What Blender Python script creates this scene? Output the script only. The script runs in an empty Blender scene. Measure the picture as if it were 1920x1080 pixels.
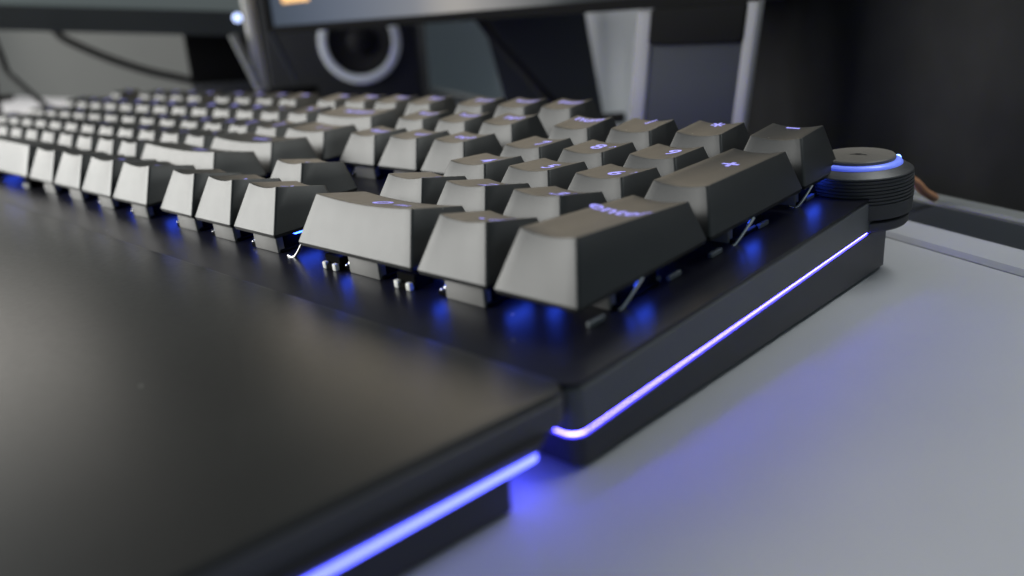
import bpy, bmesh, math, random
from mathutils import Vector, Matrix

S = 0.001                      # all lengths below are in millimetres
sc = bpy.context.scene
col = sc.collection

# ------------------------------------------------------------------ camera
cam_d = bpy.data.cameras.new('camera')
cam = bpy.data.objects.new('camera', cam_d); col.objects.link(cam)
R3 = Matrix(((0.72839854, -0.17114414, 0.66343444),
             (0.68230426, 0.26940760, -0.67961786),
             (-0.06242166, 0.94769680, 0.31300848)))
cam.matrix_world = Matrix.Translation(Vector((63.669, -76.172, 60.613)) * S) @ R3.to_4x4()
cam_d.sensor_width = 36
cam_d.lens = 1529.33 / 1920 * 36
cam_d.clip_start = 0.005
cam_d.clip_end = 20
cam_d.dof.use_dof = True
cam_d.dof.focus_distance = 0.178
cam_d.dof.aperture_fstop = 10.0
sc.camera = cam

# ------------------------------------------------------------------ world and lamps
w = bpy.data.worlds.new('World'); sc.world = w; w.use_nodes = True
wb = w.node_tree.nodes['Background']
wb.inputs[0].default_value = (0.74, 0.98, 1.10, 1)
wb.inputs[1].default_value = 0.20

def area(name, loc, target, sx, sy, power, color):
    l = bpy.data.lights.new(name, 'AREA'); l.shape = 'RECTANGLE'
    l.size = sx; l.size_y = sy; l.energy = power; l.color = color
    o = bpy.data.objects.new(name, l); col.objects.link(o)
    o.location = loc
    o.rotation_euler = (Vector(target) - Vector(loc)).to_track_quat('-Z', 'Y').to_euler()
    return o
area('window_light', (-1.25, -0.87, 0.45), (-0.15, 0.03, 0.02), 1.15, 0.78, 37, (1.0, 1.0, 0.96))
area('sheen_fill', (-1.15, 0.04, 0.38), (-0.15, -0.06, 0.0), 0.6, 0.42, 3.4, (1.0, 0.94, 0.86))  # unseen fill added to give the wrist rest its sheen
area('desk_fill', (0.05, 0.19, 0.24), (0.03, 0.15, 0.0), 0.14, 0.06, 0.46, (0.95, 1.0, 0.98))  # small unseen fill added to brighten the rear right of the desk

sc.view_settings.view_transform = 'Standard'
sc.view_settings.look = 'None'
sc.view_settings.exposure = 0
sc.view_settings.gamma = 1
sc.view_settings.use_curve_mapping = False
sc.cycles.use_denoising = True
sc.cycles.max_bounces = 8

# ------------------------------------------------------------------ materials
def mat(name, color, rough=0.5, metal=0.0, emit=None, strength=0.0, spec=0.5,
        bump=None, mottle=None, specks=False, rvar=None, coat=0.0):
    m = bpy.data.materials.new(name); m.use_nodes = True
    nt = m.node_tree; b = nt.nodes['Principled BSDF']
    b.inputs['Base Color'].default_value = (*color, 1)
    b.inputs['Roughness'].default_value = rough
    b.inputs['Metallic'].default_value = metal
    b.inputs['Specular IOR Level'].default_value = spec
    b.inputs['Coat Weight'].default_value = coat
    tc = nt.nodes.new('ShaderNodeTexCoord')
    if emit:
        b.inputs['Emission Color'].default_value = (*emit, 1)
        b.inputs['Emission Strength'].default_value = strength
    colsock = None
    if mottle:
        sc_, amt = mottle
        n = nt.nodes.new('ShaderNodeTexNoise'); n.inputs['Scale'].default_value = sc_
        n.inputs['Detail'].default_value = 4
        nt.links.new(tc.outputs['Object'], n.inputs['Vector'])
        r = nt.nodes.new('ShaderNodeMapRange')
        r.inputs['From Min'].default_value = 0.3; r.inputs['From Max'].default_value = 0.7
        r.inputs['To Min'].default_value = 1 - amt; r.inputs['To Max'].default_value = 1 + amt
        nt.links.new(n.outputs['Fac'], r.inputs['Value'])
        mx = nt.nodes.new('ShaderNodeVectorMath'); mx.operation = 'SCALE'
        mx.inputs[0].default_value = color
        nt.links.new(r.outputs[0], mx.inputs['Scale'])
        colsock = mx.outputs[0]
    if specks:
        v = nt.nodes.new('ShaderNodeTexVoronoi'); v.inputs['Scale'].default_value = specks
        v.inputs['Randomness'].default_value = 1
        nt.links.new(tc.outputs['Object'], v.inputs['Vector'])
        lt = nt.nodes.new('ShaderNodeMath'); lt.operation = 'LESS_THAN'; lt.inputs[1].default_value = 0.024
        nt.links.new(v.outputs['Distance'], lt.inputs[0])
        mi = nt.nodes.new('ShaderNodeMix'); mi.data_type = 'RGBA'
        mi.inputs['A'].default_value = (*color, 1)
        mi.inputs['B'].default_value = (0.38, 0.37, 0.35, 1)
        if colsock: nt.links.new(colsock, mi.inputs['A'])
        nt.links.new(lt.outputs[0], mi.inputs['Factor'])
        colsock = mi.outputs['Result']
    if colsock: nt.links.new(colsock, b.inputs['Base Color'])
    if rvar:
        n = nt.nodes.new('ShaderNodeTexNoise'); n.inputs['Scale'].default_value = rvar[0]
        n.inputs['Detail'].default_value = 5
        nt.links.new(tc.outputs['Object'], n.inputs['Vector'])
        r = nt.nodes.new('ShaderNodeMapRange')
        r.inputs['To Min'].default_value = rough - rvar[1]; r.inputs['To Max'].default_value = rough + rvar[1]
        nt.links.new(n.outputs['Fac'], r.inputs['Value'])
        nt.links.new(r.outputs[0], b.inputs['Roughness'])
    if bump:
        n = nt.nodes.new('ShaderNodeTexNoise'); n.inputs['Scale'].default_value = bump[0]
        n.inputs['Detail'].default_value = 2
        nt.links.new(tc.outputs['Object'], n.inputs['Vector'])
        bp = nt.nodes.new('ShaderNodeBump'); bp.inputs['Strength'].default_value = bump[1]
        bp.inputs['Distance'].default_value = bump[2] * S
        nt.links.new(n.outputs['Fac'], bp.inputs['Height'])
        nt.links.new(bp.outputs[0], b.inputs['Normal'])
    return m

M = {}
M['cap'] = mat('keycap_plastic', (0.012, 0.0125, 0.013), 0.45, bump=(3400, 0.5, 0.035), specks=160, rvar=(300, 0.02))
M['cap_in'] = mat('keycap_inside', (0.015, 0.015, 0.016), 0.7)
M['legend'] = mat('legend_glow', (0.3, 0.3, 0.5), 0.5, emit=(0.22, 0.19, 1.0), strength=0.75)
M['plate'] = mat('plate_black', (0.006, 0.006, 0.010), 0.33, spec=0.3, bump=(1800, 0.25, 0.05), specks=110)
M['case'] = mat('case_dark', (0.085, 0.088, 0.095), 0.42, bump=(3000, 0.25, 0.05), rvar=(120, 0.05))
M['case_low'] = mat('case_lower', (0.030, 0.030, 0.036), 0.45, bump=(3000, 0.25, 0.05))
M['strip'] = mat('light_strip', (0.6, 0.6, 0.9), 0.4, emit=(0.052, 0.042, 1.0), strength=76.0)
M['strip_wrist'] = mat('wrist_light_strip', (0.6, 0.6, 0.9), 0.4, emit=(0.075, 0.09, 1.0), strength=6.5)
M['led'] = mat('led_blue', (0.2, 0.3, 0.9), 0.3, emit=(0.03, 0.09, 1.0), strength=13)
M['switch'] = mat('switch_housing', (0.20, 0.195, 0.19), 0.42, rvar=(200, 0.06))
M['clip'] = mat('clip_grey', (0.10, 0.11, 0.12), 0.4)
M['prong'] = mat('prong_white', (0.75, 0.75, 0.72), 0.4)
M['wire'] = mat('steel_wire', (0.72, 0.72, 0.74), 0.22, metal=1)
M['pad'] = mat('wrist_pad', (0.014, 0.0135, 0.013), 0.34, bump=(1500, 0.25, 0.04), specks=60, rvar=(700, 0.05), mottle=(30, 0.25))
M['rim'] = mat('wrist_rim', (0.065, 0.062, 0.07), 0.42, bump=(2500, 0.2, 0.05))
M['pad_side'] = mat('wrist_side', (0.040, 0.038, 0.042), 0.5, bump=(2500, 0.2, 0.05))
M['knob'] = mat('knob_black', (0.030, 0.030, 0.033), 0.45, bump=(2600, 0.3, 0.06))
M['knob_top'] = mat('knob_top', (0.11, 0.10, 0.09), 0.5, bump=(2600, 0.5, 0.1), specks=200)
M['emblem'] = mat('emblem_dark', (0.01, 0.01, 0.01), 0.4)
M['ring'] = mat('knob_ring', (0.3, 0.4, 0.9), 0.3, emit=(0.04, 0.065, 1.0), strength=0.42)
M['ringflare'] = mat('ring_flare', (0.5, 0.6, 1), 0.3, emit=(0.2, 0.4, 1.0), strength=4)
M['desk'] = mat('desk_white', (0.38, 0.378, 0.40), 0.55, spec=0.3, specks=45, mottle=(9, 0.09), bump=(1100, 0.25, 0.06), rvar=(60, 0.10))
M['desk_dark'] = mat('desk_dark_trim', (0.018, 0.021, 0.026), 0.6, spec=0.25)
M['rail'] = mat('desk_rail', (0.15, 0.155, 0.155), 0.5)
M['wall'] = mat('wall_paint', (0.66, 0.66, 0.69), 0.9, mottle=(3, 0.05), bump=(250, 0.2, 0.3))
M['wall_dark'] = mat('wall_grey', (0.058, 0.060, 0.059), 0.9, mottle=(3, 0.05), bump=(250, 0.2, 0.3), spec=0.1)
M['frame'] = mat('frame_black', (0.010, 0.010, 0.010), 0.9, spec=0.0)
M['pole'] = mat('pole_silver', (0.38, 0.37, 0.36), 0.7, spec=0.2)
M['black'] = mat('black_plastic', (0.004, 0.004, 0.004), 0.9, spec=0.04)
M['bezel'] = mat('bezel_dark', (0.026, 0.029, 0.03), 0.7, spec=0.15)
M['silver'] = mat('silver_aluminium', (0.21, 0.21, 0.215), 0.7, spec=0.2)
M['panel'] = mat('stand_panel', (0.03, 0.033, 0.04), 0.8, spec=0.12)
M['cone'] = mat('speaker_cone', (0.009, 0.009, 0.010), 0.7, spec=0.15)
M['ringgrey'] = mat('speaker_ring', (0.62, 0.65, 0.66), 0.5)
M['speaker'] = mat('speaker_cabinet', (0.018, 0.019, 0.022), 0.75, spec=0.2)
M['cable'] = mat('cable_black', (0.01, 0.01, 0.01), 0.7, spec=0.15)
M['copper'] = mat('cable_copper', (0.45, 0.22, 0.12), 0.45)
M['curtain'] = mat('curtain_cloth', (0.016, 0.016, 0.0165), 0.95, spec=0.05, mottle=(40, 0.15), bump=(1200, 0.3, 0.3))
M['bluelamp'] = mat('power_led', (0.6, 0.7, 1), 0.3, emit=(0.50, 0.62, 1.0), strength=2.4)

def screen_mat(name, stops, strength):
    m = bpy.data.materials.new(name); m.use_nodes = True
    nt = m.node_tree; b = nt.nodes['Principled BSDF']
    b.inputs['Base Color'].default_value = (0.01, 0.01, 0.012, 1); b.inputs['Roughness'].default_value = 0.35; b.inputs['Specular IOR Level'].default_value = 0.0
    tc = nt.nodes.new('ShaderNodeTexCoord'); sx = nt.nodes.new('ShaderNodeSeparateXYZ')
    nt.links.new(tc.outputs['Generated'], sx.inputs[0])
    cr = nt.nodes.new('ShaderNodeValToRGB'); cr.color_ramp.interpolation = 'B_SPLINE'
    el = cr.color_ramp.elements
    while len(el) > 1: el.remove(el[-1])
    el[0].position = stops[0][0]; el[0].color = (*stops[0][1], 1)
    for p, c in stops[1:]:
        e = el.new(p); e.color = (*c, 1)
    nt.links.new(sx.outputs['X'], cr.inputs[0])
    nt.links.new(cr.outputs[0], b.inputs['Emission Color']); b.inputs['Emission Strength'].default_value = strength
    return m

# ------------------------------------------------------------------ helpers
def link(name, me, parent=None, m=None, loc=None, smooth=None):
    if m is not None and len(me.materials) == 0: me.materials.append(m)
    o = bpy.data.objects.new(name, me); col.objects.link(o)
    if parent: o.parent = parent
    if loc is not None: o.location = Vector(loc) * S
    return o
def tag(o, label=None, cat=None, group=None, kind=None):
    if label: o['label'] = label
    if cat: o['category'] = cat
    if group: o['group'] = group
    if kind: o['kind'] = kind
    return o
def empty(name, loc=(0, 0, 0), rot=(0, 0, 0)):
    o = bpy.data.objects.new(name, None); col.objects.link(o)
    o.location = Vector(loc) * S; o.rotation_euler = rot; o.empty_display_size = 0.01
    return o
def mesh(name, verts, faces, smooth=False, angle=None):
    me = bpy.data.meshes.new(name)
    me.from_pydata([Vector(v) * S for v in verts], [], faces)
    bm = bmesh.new(); bm.from_mesh(me)
    bmesh.ops.recalc_face_normals(bm, faces=bm.faces)
    bm.to_mesh(me); bm.free()
    if smooth:
        for p in me.polygons: p.use_smooth = True
        if angle: me.set_sharp_from_angle(angle=math.radians(angle))
    me.update(); return me
def boxes_mesh(name, boxes, bevel=0.0, seg=2):
    bm = bmesh.new()
    for (x0, x1, y0, y1, z0, z1) in boxes:
        r = bmesh.ops.create_cube(bm, size=1)
        for v in r['verts']:
            v.co = Vector((x0 + (v.co.x + .5) * (x1 - x0), y0 + (v.co.y + .5) * (y1 - y0), z0 + (v.co.z + .5) * (z1 - z0))) * S
    if bevel:
        bmesh.ops.bevel(bm, geom=list(bm.edges), offset=bevel * S, segments=seg, profile=0.5, affect='EDGES')
    me = bpy.data.meshes.new(name); bm.to_mesh(me); bm.free()
    if bevel:
        for p in me.polygons: p.use_smooth = True
        me.set_sharp_from_angle(angle=math.radians(35))
    return me
def round_poly(pts):
    """pts: (x, y, radius) counter-clockwise -> rounded outline"""
    out = []; n = len(pts)
    for i, (x, y, r) in enumerate(pts):
        p = Vector((x, y)); a = Vector(pts[i - 1][:2]); b = Vector(pts[(i + 1) % n][:2])
        if r <= 0: out.append((x, y)); continue
        da = (a - p).normalized(); db = (b - p).normalized()
        half = math.acos(max(-1, min(1, da.dot(db)))) / 2
        t = r / math.tan(half); s = p + da * t; e = p + db * t
        c = p + (da + db).normalized() * (r / math.sin(half))
        a0 = math.atan2(s.y - c.y, s.x - c.x); a1 = math.atan2(e.y - c.y, e.x - c.x)
        while a1 < a0: a1 += 2 * math.pi
        if a1 - a0 > math.pi: a1 -= 2 * math.pi
        for k in range(9):
            t_ = a0 + (a1 - a0) * k / 8
            out.append((c.x + r * math.cos(t_), c.y + r * math.sin(t_)))
    return out
def inset(poly, d):
    n = len(poly); out = []
    for i in range(n):
        p = Vector(poly[i]); a = Vector(poly[i - 1]); b = Vector(poly[(i + 1) % n])
        e1 = (p - a).normalized(); e2 = (b - p).normalized()
        n1 = Vector((-e1.y, e1.x)); n2 = Vector((-e2.y, e2.x)); nn = (n1 + n2)
        nn = nn.normalized() if nn.length > 1e-6 else n1
        k = d / max(0.35, nn.dot(n1)); out.append((p.x + nn.x * k, p.y + nn.y * k))
    return out
def slab(name, poly, levels, angle=35):
    """stack of (inset, z or z-function) rings, closed at both ends"""
    verts = []; faces = []; n = len(poly)
    for d, z in levels:
        for (x, y) in (inset(poly, d) if d else poly):
            verts.append((x, y, z(x, y) if callable(z) else z))
    for k in range(len(levels) - 1):
        for i in range(n):
            j = (i + 1) % n
            faces.append((k * n + i, k * n + j, (k + 1) * n + j, (k + 1) * n + i))
    faces.append(tuple(range(n))[::-1]); faces.append(tuple((len(levels) - 1) * n + i for i in range(n)))
    return mesh(name, verts, faces, True, angle)
def lathe(name, prof, n=96, angle=30, cap=True, knurl=None):
    verts = []; faces = []; m = len(prof)
    for k, (r, z) in enumerate(prof):
        for i in range(n):
            a = 2 * math.pi * i / n; q = r - (0.13 if knurl and knurl[0] <= z <= knurl[1] and i % 4 == 0 else 0); verts.append((q * math.cos(a), q * math.sin(a), z))
    for k in range(m - 1):
        for i in range(n):
            j = (i + 1) % n
            faces.append((k * n + i, k * n + j, (k + 1) * n + j, (k + 1) * n + i))
    if cap:
        faces.append(tuple(range(n))[::-1]); faces.append(tuple((m - 1) * n + i for i in range(n)))
    return mesh(name, verts, faces, True, angle)
def tube(name, pts, r, n=12, sub=6):
    P = [Vector(p) for p in pts]; path = []
    if len(P) > 2:
        for i in range(len(P) - 1):
            p0 = P[max(i - 1, 0)]; p1 = P[i]; p2 = P[i + 1]; p3 = P[min(i + 2, len(P) - 1)]
            for k in range(sub):
                t = k / sub
                path.append(0.5 * ((2 * p1) + (p2 - p0) * t + (2 * p0 - 5 * p1 + 4 * p2 - p3) * t * t + (3 * p1 - p0 - 3 * p2 + p3) * t ** 3))
        path.append(P[-1])
    else: path = P
    verts = []; faces = []
    for i, p in enumerate(path):
        d = (path[min(i + 1, len(path) - 1)] - path[max(i - 1, 0)]).normalized()
        a = d.orthogonal().normalized() if i == 0 else (a - d * a.dot(d)).normalized()
        b = d.cross(a)
        for k in range(n):
            t = 2 * math.pi * k / n; q = p + (a * math.cos(t) + b * math.sin(t)) * r
            verts.append(tuple(q))
    L = len(path)
    for i in range(L - 1):
        for k in range(n):
            j = (k + 1) % n; faces.append((i * n + k, i * n + j, (i + 1) * n + j, (i + 1) * n + k))
    faces.append(tuple(range(n))[::-1]); faces.append(tuple((L - 1) * n + k for k in range(n)))
    return mesh(name, verts, faces, True, 50)

# ------------------------------------------------------------------ desk and walls
ED = Vector((0.89, -0.456)).normalized()         # direction of the rear edge of the desk
EN = Vector((-ED.y, ED.x))                       # away from the sitter
E0 = Vector((-10, 194))                          # a point on the far side of the rail
def along(t, n): return E0 + ED * t + EN * n
def strip(name, n0, n1, z0, z1, m, parent=None, t0=-1300, t1=1000, bev=0.8):
    c = [along(t0, n0), along(t1, n0), along(t1, n1), along(t0, n1)]
    poly = [(p.x, p.y) for p in c]
    me = slab(name, poly, [(0, z0), (0, z1 - bev), (bev, z1)])
    return link(name, me, parent, m)
desk = strip('desk', -1100, -46.4, -25, 0, M['desk'], bev=1.2); tag(desk, kind='structure')
strip('rear_board', -43.8, -29, -25, 0, M['desk'], desk, bev=1.2)
strip('dark_trim', -28.6, -8.5, -25, -0.6, M['desk_dark'], desk)
strip('rail', -8.2, 0, -25, 0.6, M['rail'], desk)

def wall_strip(name, a, b, h, th, m):
    a = Vector(a); b = Vector(b); d = (b - a).normalized(); n = Vector((-d.y, d.x)) * th
    poly = [tuple(a), tuple(b), tuple(b + n), tuple(a + n)]
    me = slab(name, poly, [(0, -700), (0, h)]); o = link(name, me, None, m)
    tag(o, kind='structure'); return o
A = along(-1600, 75); B = along(90, 75)
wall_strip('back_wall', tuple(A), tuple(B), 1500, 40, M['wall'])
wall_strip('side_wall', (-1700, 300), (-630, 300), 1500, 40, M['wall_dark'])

# dark curtain hanging behind the right end of the desk
random.seed(4)
verts = []; faces = []; NT = 110; rows = 10
for i in range(NT + 1):
    t = -166 + i * (233 / NT)
    for k in range(rows + 1):
        z = -600 + 1700 * k / rows
        wv = 3 * math.sin(t * 0.075 + 0.6 * math.sin(t * 0.021) + 0.0004 * z) + 1.2 * math.sin(t * 0.19 + 1.3 + z * 0.0007)
        p = along(t, 38 + wv); verts.append((p.x, p.y, z))
for i in range(NT):
    for k in range(rows):
        a = i * (rows + 1) + k; faces.append((a, a + rows + 1, a + rows + 2, a + 1))
me = mesh('curtain', verts, faces, True)
cur = link('curtain', me, None, M['curtain'])
sol = cur.modifiers.new('thickness', 'SOLIDIFY'); sol.thickness = 0.0015
tag(cur, 'dark near-black curtain hanging behind the desk at right', 'curtain')

# ------------------------------------------------------------------ keyboard
U = 19.05
P0 = Vector((8, -12, -17.88))
TH = math.atan(0.0529)
kb = empty('keyboard', (0, 0, 0), (TH, 0, 0))
tag(kb, 'black mechanical keyboard with blue-lit keys and a glowing violet edge strip', 'keyboard')
G1, G2 = 3.0, 2.25
def X(xc): return xc * U - (G1 if xc < -4.1 else 0) - (G2 if xc < -7.3 else 0)
XL = X(-22.5) - 8
def sh(p): return (p[0] - P0.x, p[1] - P0.y, p[2] - P0.z)
def shp(poly): return [(x - P0.x, y - P0.y) for x, y in poly]
outline = round_poly([(XL, -12, 5), (8, -12, 2.6), (8, 101, 1.0), (-9, 128, 4), (XL, 128, 5)])
ol = shp(outline)
Z = lambda z: z - P0.z
table = lambda x, y: -0.0529 * y + 0.25          # desk height in the keyboard's own frame
link('lower_case', slab('lower_case', ol, [(1.2, table), (0.2, lambda x, y: table(x, y) + 0.8), (0.0, Z(-12.55)), (0.1, Z(-12.45))]), kb, M['case_low'])
link('light_strip', slab('light_strip', ol, [(1.2, Z(-12.44)), (0.6, Z(-12.36)), (0.6, Z(-11.86)), (1.2, Z(-11.78))], 60), kb, M['strip'])
link('upper_case', slab('upper_case', ol, [(0.1, Z(-11.77)), (0.0, Z(-11.67)), (0.0, Z(-5.3)), (0.35, Z(-4.95))]), kb, M['case'])
link('top_plate', slab('top_plate', ol, [(0.25, Z(-4.95)), (0.0, Z(-4.75)), (0.0, Z(-4.26)), (0.06, Z(-4.2))]), kb, M['plate'])

# keycap profiles per row: front inset, front height, back inset, back height
ROW = {1: (4.45, 10.35, 0.9, 7.75), 2: (4.5, 10.15, 0.9, 7.7), 3: (4.15, 9.05, 1.2, 8.2),
       4: (4.1, 8.9, 1.7, 8.8), 5: (4.15, 10.05, 2.7, 10.9), 6: (4.15, 10.05, 2.7, 10.9)}
GAP = 0.62; SI = 2.95
def top_fn(w, h, prof, convex=False):
    fy, hf, by, hb = prof
    yf = -h / 2 + GAP + fy; yb = h / 2 - GAP - by; wt = w / 2 - GAP - SI
    sag = -0.5 if convex else min(0.85, 0.062 * wt * 2)
    def z(x, y):
        t = (y - yf) / (yb - yf)
        return hf + (hb - hf) * t + sag * ((x / wt) ** 2 - 1)
    return z, yf, yb, wt
def ring(x0, x1, y0, y1, r, nx, ny):
    """rounded rectangle, same vertex count for every size"""
    pts = []
    def arc(cx, cy, a0):
        for k in range(6):
            a = a0 + (math.pi / 2) * k / 5; pts.append((cx + r * math.cos(a), cy + r * math.sin(a)))
    def line(p, q, n):
        for k in range(1, n): pts.append((p[0] + (q[0] - p[0]) * k / n, p[1] + (q[1] - p[1]) * k / n))
    arc(x1 - r, y0 + r, -math.pi / 2); line((x1, y0 + r), (x1, y1 - r), ny)
    arc(x1 - r, y1 - r, 0); line((x1 - r, y1), (x0 + r, y1), nx)
    arc(x0 + r, y1 - r, math.pi / 2); line((x0, y1 - r), (x0, y0 + r), ny)
    arc(x0 + r, y0 + r, math.pi); line((x0 + r, y0), (x1 - r, y0), nx)
    return pts
def cap_mesh(w, h, row, row_back=None, convex=False):
    prof = list(ROW[row])
    if row_back: prof[2], prof[3] = ROW[row_back][2], ROW[row_back][3]
    zt, yf, yb, wt = top_fn(w, h, prof, convex)
    bx = w / 2 - GAP; by = h / 2 - GAP
    nx = 8 if w < 30 else 16; ny = 4
    R = []
    def add(x0, x1, y0, y1, r, z):
        R.append([(x, y, z(x, y) if callable(z) else z) for x, y in ring(x0, x1, y0, y1, r, nx, ny)])
    add(-bx + 1.9, bx - 1.9, -by + 1.9, by - 1.9, 0.5, 1.7)      # inside of the hollow cap
    add(-bx + 1.1, bx - 1.1, -by + 1.1, by - 1.1, 0.5, 0.0)
    add(-bx + 0.3, bx - 0.3, -by + 0.3, by - 0.3, 0.45, 0.0)
    add(-bx + 0.2, bx - 0.2, -by + 0.2, by - 0.2, 0.5, 0.12)
    add(-bx, bx, -by, by, 0.55, 0.85)
    k = 0.06
    lerp = lambda a, b, t: a + (b - a) * t
    for t in (k, 0.5):
        add(-lerp(bx, wt, t), lerp(bx, wt, t), lerp(-by, yf, t), lerp(by, yb, t), 0.55,
            (lambda t: lambda x, y: 0.85 + (zt(x * wt / lerp(bx, wt, t), y) - 0.85) * t if False else
             0.85 + (zt(max(-wt, min(wt, x * wt / lerp(bx, wt, t))), lerp(yf, yb, (y - lerp(-by, yf, t)) / (lerp(by, yb, t) - lerp(-by, yf, t)))) - 0.85) * t)(t))
    e = 0.2
    add(-wt - 0.05, wt + 0.05, yf - 0.05, yb + 0.05, 0.55, lambda x, y: zt(max(-wt, min(wt, x)), y) - 0.2)
    add(-wt + 0.06, wt - 0.06, yf + 0.06, yb - 0.06, 0.5, lambda x, y: zt(x, y) - 0.045)
    add(-wt + e, wt - e, yf + e, yb - e, 0.4, zt)
    for t in (0.22, 0.45, 0.7, 0.93):
        a = wt - e; cy = (yf + yb) / 2; hh = (yb - yf) / 2 - e; s = 1 - t
        # shrink towards the long axis so the dish keeps its shape
        add(-a * s, a * s, cy - hh * s, cy + hh * s, 0.4 * s, zt)
    verts = [p for r in R for p in r]; n = len(R[0]); faces = []
    for q in range(len(R) - 1):
        for i in range(n):
            j = (i + 1) % n; faces.append((q * n + i, q * n + j, (q + 1) * n + j, (q + 1) * n + i))
    faces.append(tuple(range(n))[::-1]); faces.append(tuple((len(R) - 1) * n + i for i in range(n)))
    return mesh('keycap', verts, faces, True, 21), (zt, wt)

cap_cache = {}
def get_cap(w, h, row, rb, convex):
    k = (round(w, 2), round(h, 2), row, rb, convex)
    if k not in cap_cache: cap_cache[k] = cap_mesh(w, h, row, rb, convex)
    return cap_cache[k]

def text_polys(txt, size, bold=0.0):
    c = bpy.data.curves.new('t', 'FONT'); c.body = txt; c.size = size
    c.align_x = 'CENTER'; c.align_y = 'CENTER'; c.resolution_u = 3; c.offset = bold; c.fill_mode = 'FRONT'
    o = bpy.data.objects.new('t', c); col.objects.link(o)
    bpy.context.view_layer.update()
    dg = bpy.context.evaluated_depsgraph_get()
    me = bpy.data.meshes.new_from_object(o.evaluated_get(dg))
    V = [tuple(v.co) for v in me.vertices]; F = [tuple(p.vertices) for p in me.polygons]
    bpy.data.objects.remove(o); bpy.data.curves.remove(c); bpy.data.meshes.remove(me)
    return V, F
def legend_mesh(parts, zt):
    """parts: (text or polygon, x, y, size)"""
    verts = []; faces = []
    for txt, x, y, size in parts:
        if txt == 'up': V, F = [(-.5, -.25), (0, .3), (.5, -.25), (.28, -.25), (0, .06), (-.28, -.25)], [(0, 5, 4, 1), (1, 4, 3, 2)]
        elif txt == 'down': V, F = [(-.5, .25), (0, -.3), (.5, .25), (.28, .25), (0, -.06), (-.28, .25)], [(0, 1, 4, 5), (1, 2, 3, 4)]
        elif txt == 'right': V, F = [(-.25, .5), (.3, 0), (-.25, -.5), (-.25, -.28), (.06, 0), (-.25, .28)], [(0, 5, 4, 1), (1, 4, 3, 2)]
        elif txt == 'left': V, F = [(.25, .5), (-.3, 0), (.25, -.5), (.25, -.28), (-.06, 0), (.25, .28)], [(0, 1, 4, 5), (1, 2, 3, 4)]
        elif txt == 'bar': V, F = [(-.5, -.11), (.5, -.11), (.5, .11), (-.5, .11)], [(0, 1, 2, 3)]
        elif txt == 'plus':
            V = [(-.5, -.12), (.5, -.12), (.5, .12), (-.5, .12), (-.12, .12), (.12, .12), (.12, .5), (-.12, .5), (-.12, -.5), (.12, -.5), (.12, -.12), (-.12, -.12)]
            F = [(0, 1, 2, 3), (4, 5, 6, 7), (8, 9, 10, 11)]
        else: V, F = text_polys(txt, 1.0, 0.012)
        b = len(verts)
        for v in V:
            px, py = x + v[0] * size * 1.22, y + v[1] * size * 1.18
            verts.append((px, py, zt(px, py) + 0.05))
        faces += [tuple(b + i for i in f) for f in F]
    return mesh('legend', verts, faces)

# --- the switch under every cap (shared meshes)
sw_me = boxes_mesh('switch', [(-6.6, 6.6, -6.6, 6.6, -4.25, -3.5), (-5.8, 6.0, -5.4, 6.4, -3.5, 1.6),
                              (5.9, 6.4, -1.6, 1.6, -0.7, -0.1), (-7.0, -5.7, -5.2, -3.6, -0.7, -0.1)], 0.2, 1)
sw_me.materials.append(M['black'])
tab_me = boxes_mesh('front_tab', [(-3.7, 5.9, -7.2, -5.3, -4.2, 0.9)], 0.22, 2)
tab_me.materials.append(M['switch'])
led_me = boxes_mesh('led_lens', [(6.2, 7.5, -3.0, 3.0, -0.75, -0.15)], 0.15, 1)
led2_me = boxes_mesh('led_lens', [(-8.2, -6.6, -7.0, -3.0, -0.75, -0.15), (6.2, 7.5, -3.0, 3.0, -0.75, -0.15)], 0.15, 1)
led_me.materials.append(M['led']); led2_me.materials.append(M['led'])
pin_bm = bmesh.new()
bmesh.ops.create_uvsphere(pin_bm, u_segments=12, v_segments=8, radius=0.55 * S, matrix=Matrix.Translation(Vector((-4.3, -6.3, -2.6)) * S))
bmesh.ops.create_uvsphere(pin_bm, u_segments=12, v_segments=8, radius=0.33 * S, matrix=Matrix.Translation(Vector((-5.3, -6.6, -3.1)) * S))
pin_me = bpy.data.meshes.new('contact_pin'); pin_bm.to_mesh(pin_me); pin_bm.free(); pin_me.materials.append(M['wire'])
for p in pin_me.polygons: p.use_smooth = True

def switch_at(x, y):
    s = link('switch', sw_me, kb, None, sh((x, y, 0)))
    l = link('led_lens', led2_me if (y < 20 and x > -70) else led_me, s); link('front_tab', tab_me, s); q = link('contact_pin', pin_me, s)
    return s

def key(x0, x1, y0, y1, row, legend, rb=None, convex=False):
    w = (x1 - x0); h = (y1 - y0); cx = (x0 + x1) / 2; cy = (y0 + y1) / 2
    me, (zt, wt) = get_cap(w, h, row, rb, convex)
    k = link('keycap', me, kb, M['cap'], sh((cx, cy, 0)))
    k.rotation_euler = (math.radians(random.uniform(-.3, .3)), math.radians(random.uniform(-.3, .3)), math.radians(random.uniform(-.35, .35)))
    if legend:
        lm = legend_mesh(legend, zt); link('legend', lm, k, M['legend'])
    switch_at(cx, cy)
    return k
def ukey(c0, c1, r0, r1, row, legend, rb=None, convex=False):
    xr = X((c0 + c1) / 2) + (c1 - c0) / 2 * U; xl = xr - (c1 - c0) * U
    yo = 7.0 if r0 > 4.9 else 0
    return key(xl, xr, r0 * U + yo, r1 * U + yo, row, legend, rb, convex)

def two(a, b, s=4.0): return [(a, -2.6, 2.2, s), (b, 2.6, 2.2, s * 0.8)]
def one(a, s=4.6, x=0, y=2.2): return [(a, x, y, s)]
def word(a, s=2.9, y=2.4): return [(a, 0, y, s)]
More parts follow.
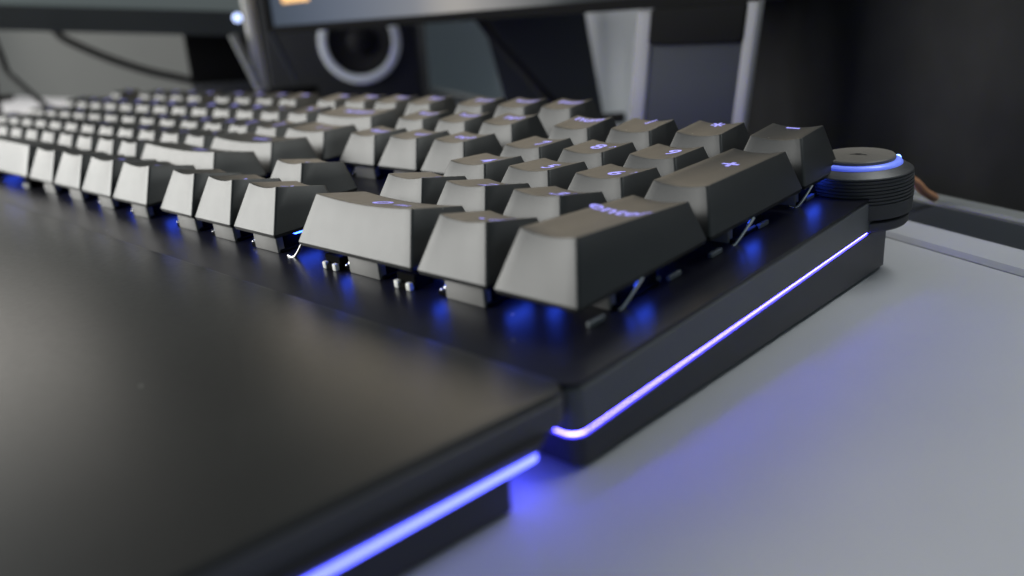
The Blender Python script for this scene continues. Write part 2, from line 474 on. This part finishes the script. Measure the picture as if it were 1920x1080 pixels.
# number pad
ukey(-4, -2, 0, 1, 1, [('0', -1.2, 1.4, 5.6), ('ins', 5.2, 1.7, 3.0)])
ukey(-2, -1, 0, 1, 1, [('.', -1.2, 3.0, 6.0), ('del', 3.3, 1.5, 3.4)])
ukey(-1, 0, 0, 2, 1, [('enter', -0.6, 5.9, 4.6)], rb=2)
ukey(-4, -3, 1, 2, 2, [('1', 0.6, 2.0, 5.4), ('end', 4.0, 0.2, 1.9)])
ukey(-3, -2, 1, 2, 2, [('2', 0.2, 2.0, 5.4), ('down', 4.4, 1.4, 2.0)])
ukey(-2, -1, 1, 2, 2, [('3', 0.2, 2.0, 5.4), ('pgdn', 3.8, 0.2, 1.9)])
ukey(-4, -3, 2, 3, 3, [('4', 0.4, 1.4, 5.4), ('left', 4.9, 1.3, 2.0)])
ukey(-3, -2, 2, 3, 3, [('5', 0.9, 1.6, 5.4)])
ukey(-2, -1, 2, 3, 3, [('6', 0.0, 1.4, 5.4), ('right', 4.9, 1.2, 2.0)])
ukey(-1, 0, 2, 4, 3, [('plus', -0.2, 4.9, 3.0)], rb=4)
ukey(-4, -3, 3, 4, 4, [('7', 0.8, 1.8, 5.4)])
ukey(-3, -2, 3, 4, 4, [('8', -0.8, 2.3, 5.4), ('up', 3.9, 2.1, 2.2)])
ukey(-2, -1, 3, 4, 4, [('9', 1.0, 2.1, 5.4)])
ukey(-4, -3, 4, 5, 5, [('num', 0, 4.2, 4.4)])
ukey(-3, -2, 4, 5, 5, [('/', -0.4, 4.8, 4.6)])
ukey(-2, -1, 4, 5, 5, [('*', -0.4, 3.6, 6.0)])
ukey(-1, 0, 4, 5, 5, [('bar', -0.5, 4.8, 2.6)])
# arrows and navigation cluster
for c, d in ((-5.25, 'right'), (-6.25, 'down'), (-7.25, 'left')):
    ukey(c, c + 1, 0, 1, 1, [(d, 0, 2.2, 3.2)])
ukey(-6.25, -5.25, 1, 2, 2, [('up', 0, 2.2, 3.2)])
for c, a, b in ((-7.25, 'delete', 'insert'), (-6.25, 'end', 'home'), (-5.25, 'pgdn', 'pgup')):
    ukey(c, c + 1, 3, 4, 4, word(a, 3.0)); ukey(c, c + 1, 4, 5, 5, word(b, 3.0, 3.4))
for c, a in ((-7.25, 'print'), (-6.25, 'scroll'), (-5.25, 'pause')): ukey(c, c + 1, 5, 6, 6, word(a, 3.2, 3.4))
# main block, right to left
def run(c, items, r0, r1, row):
    for wd, lg, *cv in items:
        ukey(c, c + wd, r0, r1, row, lg, None, bool(cv)); c += wd
L = -22.5
run(L, [(1.25, word('ctrl')), (1.25, word('win')), (1.25, word('alt')), (6.25, None, 1), (1.25, word('alt')), (1.25, word('fn')), (1.25, word('menu')), (1.25, word('ctrl'))], 0, 1, 1)
run(L, [(2.25, word('shift', 3.2))] + [(1, one(a)) for a in 'ZXCVBNM'] + [(1, two(',', '<')), (1, two('.', '>')), (1, two('/', '?')), (2.75, word('shift', 3.2))], 1, 2, 2)
run(L, [(1.75, word('caps', 3.2))] + [(1, one(a)) for a in 'ASDFGHJKL'] + [(1, two(';', ':')), (1, two("'", '"')), (2.25, word('enter', 3.4))], 2, 3, 3)
run(L, [(1.5, word('tab', 3.2))] + [(1, one(a)) for a in 'QWERTYUIOP'] + [(1, two('[', '{')), (1, two(']', '}')), (1.5, two('\\', '|'))], 3, 4, 4)
run(L, [(1, two('`', '~'))] + [(1, two(a, b)) for a, b in zip('1234567890-=', '!@#$%^&*()_+')] + [(2, word('backspace', 3.2))], 4, 5, 5)
fr = [(-22.5, 'esc')] + [(-20.5 + i, 'F%d' % (i + 1)) for i in range(4)] + [(-16 + i, 'F%d' % (i + 5)) for i in range(4)] + [(-11.5 + i, 'F%d' % (i + 9)) for i in range(4)]
for c, a in fr: ukey(c, c + 1, 5, 6, 6, [(a, 0, 4.0, 3.6)])

# stabilisers: wire, dark clips and white prongs beside the long keys
prong_me = boxes_mesh('prong', [(-2.3, -1.1, -0.5, 0.5, -4.2, -2.7), (1.1, 2.3, -0.5, 0.5, -4.2, -2.7)], 0.2, 2); prong_me.materials.append(M['prong'])
stab_me = boxes_mesh('stabiliser', [(-2.6, 2.8, 0.6, 5.0, -4.25, -1.4), (-1.0, 1.0, -0.4, 0.7, -4.2, -3.0)], 0.25, 1); stab_me.materials.append(M['black'])
def stab(x, y):
    s = link('stabiliser', stab_me, kb, None, sh((x, y, 0))); link('prong', prong_me, s)
stab(-66.4, 1.7); stab(-43.2, 1.7)
for cx, y in ((X(-15.6), 0.0),):
    for dx in (-50, 50): stab(cx + dx, 1.8)
for c, r in ((-8.875, 1), (-21.4, 1), (-8.6, 2), (-8.5, 4)):
    for dx in (-12, 12): stab(X(c) + dx, r * U + 1.7)
for pts in ([(-2.7, 12.9, -4.1), (-2.3, 13.7, -4.0), (-0.5, 17.0, 0.4)],
            [(-2.5, 49.4, -4.1), (-2.1, 50.2, -4.0), (-0.35, 53.9, 0.4)],
            [(-4.4, 77.7, -4.1), (-2.6, 78.1, -4.0), (-0.9, 80.8, 0.2)],
            [(-83.5, 2.4, -4.0), (-81.2, 2.6, -4.0), (-77.4, 3.2, 0.1)]):
    link('stabiliser_wire', tube('stabiliser_wire', [sh(p) for p in pts], 0.33, 10, 3), kb, M['wire'])
clip_me = boxes_mesh('clip', [(-0.45, 0.45, -2.0, 2.0, -4.2, -3.2)], 0.18, 1); clip_me.materials.append(M['clip'])
for x, y in ((-2.3, 6.6), (-4.2, 25.2), (-2.7, 29.4), (-2.4, 43.0), (-3.6, 58.4), (-3.0, 62.6), (-3.2, 84.5)):
    link('clip', clip_me, kb, None, sh((x, y, 0)))

# volume knob on the rear right corner
KX, KY = 1.3, 99.3
knob = empty('volume_knob'); knob.parent = kb; knob.location = Vector(sh((KX, KY, 0))) * S
link('base', lathe('base', [(9.8, -12.4), (11.0, -12.1), (11.25, -11.7), (11.25, -10.1), (10.9, -9.85)]), knob, M['knob'])
link('axle', lathe('axle', [(9.8, -9.9), (9.8, -9.3)]), knob, M['black'])
prof = [(11.3, -9.35), (11.85, -9.1), (11.95, -6.2)]
z = -6.2; nr = 8
for i in range(nr):
    r = 12.0 - 0.25 * (i / (nr - 1)) ** 3
    prof += [(r, z), (r, z + 0.42), (r - 0.34, z + 0.5), (r - 0.34, z + 0.68)]; z += 0.75
prof += [(11.75, z), (11.6, z + 0.25), (9.75, z + 1.35), (9.4, z + 1.45)]; z += 0.85
link('grip', lathe('grip', prof, 128, 25), knob, M['knob'])
link('light_ring', lathe('light_ring', [(9.45, z + 0.5), (9.4, z + 0.85), (9.0, z + 1.35), (8.4, z + 1.5), (7.6, z + 1.5)], 96, 40), knob, M['ring'])
link('top_disc', lathe('top_disc', [(7.95, z + 1.3), (7.95, 2.75), (7.7, 3.0)], 96, 30), knob, M['knob_top'])
rb_ = bmesh.new(); bmesh.ops.create_uvsphere(rb_, u_segments=12, v_segments=8, radius=0.75 * S, matrix=Matrix.Translation(Vector((6.65, 6.1, z + 0.78)) * S))
rm_ = bpy.data.meshes.new('ring_flare'); rb_.to_mesh(rm_); rb_.free(); link('ring_flare', rm_, knob, M['ringflare'])  # glowing bead added to imitate a flare at one end of the ring
em = []; ef = []
for (a, b_, wd) in (((-1.6, -0.5), (0.2, 0.6), .28), ((0.2, 0.6), (-0.3, -0.4), .28), ((-0.3, -0.4), (1.5, 0.4), .28), ((1.5, 0.4), (1.9, -0.3), .24), ((-0.9, 0.5), (0.6, 0.9), .2)):
    a = Vector(a); b_ = Vector(b_); n = (b_ - a).normalized(); n = Vector((-n.y, n.x)) * wd; k = len(em)
    zz = 3.03 + 0.006 * len(ef)
    em += [(*(a - n), zz), (*(b_ - n), zz), (*(b_ + n), zz), (*(a + n), zz)]; ef.append((k, k + 1, k + 2, k + 3))
link('emblem', mesh('emblem', em, ef), knob, M['emblem'])

# ------------------------------------------------------------------ wrist rest
wr = empty('wrist_rest', (0, 0, 0))
tag(wr, 'flat black wrist rest with blue light strip lying before the keyboard', 'wrist rest')
sl = 0.063
wpoly = round_poly([(-440, -82, 8), (-0.3 - sl * 82, -82, 8), (0.1, -0.3, 3.6), (-440, -0.3, 5)])
link('base', slab('base', round_poly([(-434, -76, 6), (-1.0 - sl * 76, -76, 6), (-0.35 - sl * 11.5, -11.8, 1.2), (-434, -11.8, 3)]),
                  [(0.4, 0.2), (0, 0.6), (0, 5.62)]), wr, M['pad_side'])
lp = round_poly([(-439, -81, 8), (-0.5 - sl * 81, -81, 8), (-0.1 - sl * 6.0, -6.6, 1.6), (-439, -6.6, 5)])
link('light_strip', slab('light_strip', lp, [(0.5, 5.62), (0.1, 5.75), (0.1, 6.7), (0.5, 6.85)], 60), wr, M['strip_wrist'])
link('underside', slab('underside', lp, [(0.35, 6.85), (-0.1, 7.0), (-0.4, 7.4), (-0.8, 8.2), (-1.2, 8.9)]), wr, M['pad_side'])
link('rim', slab('rim', wpoly, [(0.8, 8.4), (0.15, 9.0), (0.0, 9.3), (0.0, 12.75), (0.15, 12.9)]), wr, M['rim'])
link('pad', slab('pad', wpoly, [(0.35, 12.9), (0.3, 13.1), (0.3, 13.72), (0.42, 13.9), (0.75, 13.98)]), wr, M['pad'])

# ------------------------------------------------------------------ things behind the keyboard
FW = Vector((-0.6985, 0.7156)); RT = Vector((0.7156, 0.6985))
RZ = math.atan2(RT.y, RT.x)                       # things facing the sitter's corner are turned by this angle

# wide monitor with a panel stand
mon = empty('monitor', (-260, 222, 0))
tag(mon, 'wide monitor with glowing screen on a panel stand between silver rails', 'monitor')
scr = screen_mat('monitor_screen', [(0.0, (0.06, 0.08, 0.11)), (0.2, (0.13, 0.16, 0.22)), (0.42, (0.24, 0.26, 0.30)), (0.50, (0.50, 0.47, 0.43)), (0.57, (0.40, 0.39, 0.38)), (0.70, (0.09, 0.10, 0.10)), (0.76, (0.03, 0.035, 0.035)), (0.86, (0.02, 0.022, 0.022)), (1, (0.015, 0.016, 0.016))], 0.8)
link('housing', boxes_mesh('housing', [(-171, 172, 2, 22, 61, 196)], 1.5), mon, M['bezel'])
link('frame', boxes_mesh('frame', [(-171, 172, -2, 2.2, 61, 65.4), (-171, 172, -2, 2.2, 190, 196), (-171, -166, -2, 2.2, 65.4, 190), (167, 172, -2, 2.2, 65.4, 190)]), mon, M['frame'])
link('screen', boxes_mesh('screen', [(-166, 167, 0, 2.1, 65.4, 190)]), mon, scr)
link('screen_icon', boxes_mesh('screen_icon', [(-152, -122, -0.4, 0.2, 78.6, 92)]), mon, mat('icon_orange', (0.4, 0.2, 0.05), 0.5, emit=(0.85, 0.45, 0.10), strength=0.8))
link('fill_panel', boxes_mesh('fill_panel', [(-160, 160, -0.4, 0.2, 92, 188)]), mon, mat('fill_glow', (0.3, 0.3, 0.3), 0.5, emit=(1.0, 0.80, 0.52), strength=1.4))  # warm glowing panel added above the view to light key tops and wrist rest
# stand: two silver rails with a dark panel between them, leaning a little
def lean(me, k):
    for v in me.vertices: v.co.x += v.co.z * k
    return me
link('stand_rail', lean(boxes_mesh('stand_rail', [(109.2, 117.4, -1, 3, 0.4, 60.5)], 1.2, 3), 0.12), mon, M['silver'])
link('stand_rail', lean(boxes_mesh('stand_rail', [(159.6, 165, -2, 2, 0.4, 95)], 1.2, 3), 0.12), mon, M['silver'])
link('stand_panel', lean(boxes_mesh('stand_panel', [(116, 160.5, 0, 5, 0.4, 60)], 0.8), 0.12), mon, M['panel'])
link('hinge', lean(boxes_mesh('hinge', [(117, 160, -3, 7, 46.5, 61)], 1.5), 0.12), mon, M['frame'])
link('stand_foot', boxes_mesh('stand_foot', [(104, 168, -12, 20, 0.1, 1.6)], 0.4), mon, M['panel'])

# second screen at the left
lm = empty('monitor', (-571, 184, 0), (0, math.radians(5.1), math.atan2(128, 103)))
tag(lm, 'dark tilted screen at upper left with a small blue power light', 'monitor')
scr2 = screen_mat('left_screen', [(0.0, (0.16, 0.19, 0.18)), (0.35, (0.09, 0.11, 0.11)), (1, (0.085, 0.10, 0.10))], 0.9)
link('housing', boxes_mesh('housing', [(-190, 88, 2, 18, 68, 240)], 1.5), lm, M['bezel'])
link('frame', boxes_mesh('frame', [(-190, 88, -2, 2.2, 68, 85.5), (-190, 88, -2, 2.2, 234, 240), (-190, -184, -2, 2.2, 85.5, 234), (82, 88, -2, 2.2, 85.5, 234)]), lm, M['bezel'])
link('screen', boxes_mesh('screen', [(-184, 82, 0.3, 2.1, 85.5, 234)]), lm, scr2)
b = bmesh.new(); bmesh.ops.create_uvsphere(b, u_segments=16, v_segments=10, radius=3.0 * S, matrix=Matrix.Translation(Vector((77, -2, 81)) * S))
pm = bpy.data.meshes.new('power_light'); b.to_mesh(pm); b.free(); link('power_light', pm, lm, M['bluelamp'])
link('stand', boxes_mesh('stand', [(-160, -140, 4, 14, 16, 90), (-185, -110, -20, 60, 14, 18)], 1.0), lm, M['black'])

# silver pole with struts between the two screens
po = empty('pole_stand', (-439, 215, 0), (0, 0, RZ))
tag(po, 'thin silver pole with two slanting struts standing between the screens', 'stand')
link('pole', tube('pole', [(-0.5, 0, 22), (-2.5, 0, 130)], 4.0, 16), po, M['pole'])
link('strut', tube('strut', [(-1, -5, 28), (-13, -5, 62)], 2.6, 12), po, M['rail'])
link('strut', tube('strut', [(24, -5, 30), (12, -5, 62)], 1.6, 12), po, M['panel'])
link('foot', boxes_mesh('foot', [(-14, 34, -10, 14, 0.2, 26)], 2), po, M['black'])

# speaker with a grey ring, and a black box beside it
sp = empty('speaker', (-434, 277, 0), (0, 0, RZ))
tag(sp, 'black loudspeaker with a pale grey ring round its cone', 'speaker')
link('cabinet', boxes_mesh('cabinet', [(-54, 55, 0, 70, 0.2, 128)], 3, 3), sp, M['speaker'])
def ringpart(prof, zc, xc):
    me = lathe('r', prof, 72, 40, cap=False)
    me.transform(Matrix.Translation(Vector((xc, 0, zc)) * S) @ Matrix.Rotation(math.radians(90), 4, 'X'))
    return me
link('cone_ring', ringpart([(22.6, 0.5), (23.0, 3.4), (26, 4.2), (28.6, 3.2), (29, 0.3)], 52.2, 14), sp, M['ringgrey'])
link('cone', ringpart([(22.8, 1.6), (20, 2.4), (17, 0.8), (9, 0.4), (8.5, 2.5), (4, 4.4), (0.05, 4.9)], 52.2, 14), sp, M['cone'])
bx = empty('black_box', (-540, 243, 0), (0, 0, RZ))
tag(bx, 'matt black upright box below the edge of the left screen', 'box')
link('body', boxes_mesh('body', [(-27, 34, 0, 36, 0.2, 140)], 2), bx, M['black'])
link('base', boxes_mesh('base', [(-25, 34, -6, 0.5, 0.2, 28)], 2), bx, M['speaker'])

# dark case behind the wide monitor
db = empty('equipment_case', (-278, 311, 0), (0, 0, RZ))
tag(db, 'dark grey wedge-sided case half hidden behind the wide monitor', 'case')
wv = [(-20, 0, 0.2), (38, 0, 0.2), (28, 0, 66), (-34, 0, 66), (-20, 60, 0.2), (38, 60, 0.2), (28, 60, 66), (-34, 60, 66)]
link('body', mesh('body', wv, [(0, 1, 2, 3), (4, 7, 6, 5), (0, 4, 5, 1), (1, 5, 6, 2), (2, 6, 7, 3), (3, 7, 4, 0)]), db, M['bezel'])
link('lid', boxes_mesh('lid', [(-34, 28, -0.8, 60, 66.1, 70)], 0.8), db, M['black'])

def cable(label, pts, r, m):
    o = link('cable', tube('cable', pts, r, 12, 6), None, m); tag(o, label, 'cable'); return o
cable('black cable sagging across the grey wall under the left screen', [(-690, 166, 88), (-680.5, 175.6, 75.6), (-674, 181.7, 66.7), (-653.4, 202.1, 51.1), (-630.3, 224.7, 38), (-606, 248, 28), (-585, 262, 14), (-566, 268, 4)], 3.2, M['cable'])
cable('dark thin cable dropping to the desk at the far left', [(-606, 107, 95), (-603, 111.4, 60), (-600, 112, 48), (-587.6, 112.6, 41.7), (-568.4, 117.4, 28.8), (-548, 123.3, 16.8), (-520, 135, 3), (-480, 150, 2.4)], 2.0, M['cable'])
cable('thick black cable hanging down behind the wide monitor', [(-286, 254, 76), (-277.3, 261.8, 61.7), (-271.5, 267.4, 49.8), (-262.5, 276.3, 34.4), (-250.1, 288.3, 13.9), (-240, 299, 3.2), (-215, 310, 3.2)], 3.0, M['cable'])
cable('short copper-brown cable end on the dark rear trim beside the knob', [(-34, 146, 2), (-24, 158, 10), (-15, 170.5, 9.6), (-12.2, 178, 4.6), (-11.2, 184.5, 1.6)], 1.3, M['copper'])

# plug housing at the far left margin
ph = empty('wall_plug', (-618, 96, 0), (0, 0, RZ))
tag(ph, 'black upright plug block at the left margin below the screen', 'plug')
link('body', boxes_mesh('body', [(-16, 6, -4, 14, 0.2, 70)], 2), ph, M['black'])
link('collar', boxes_mesh('collar', [(-12, 8, -5, 12, 36, 46)], 1), ph, M['cable'])
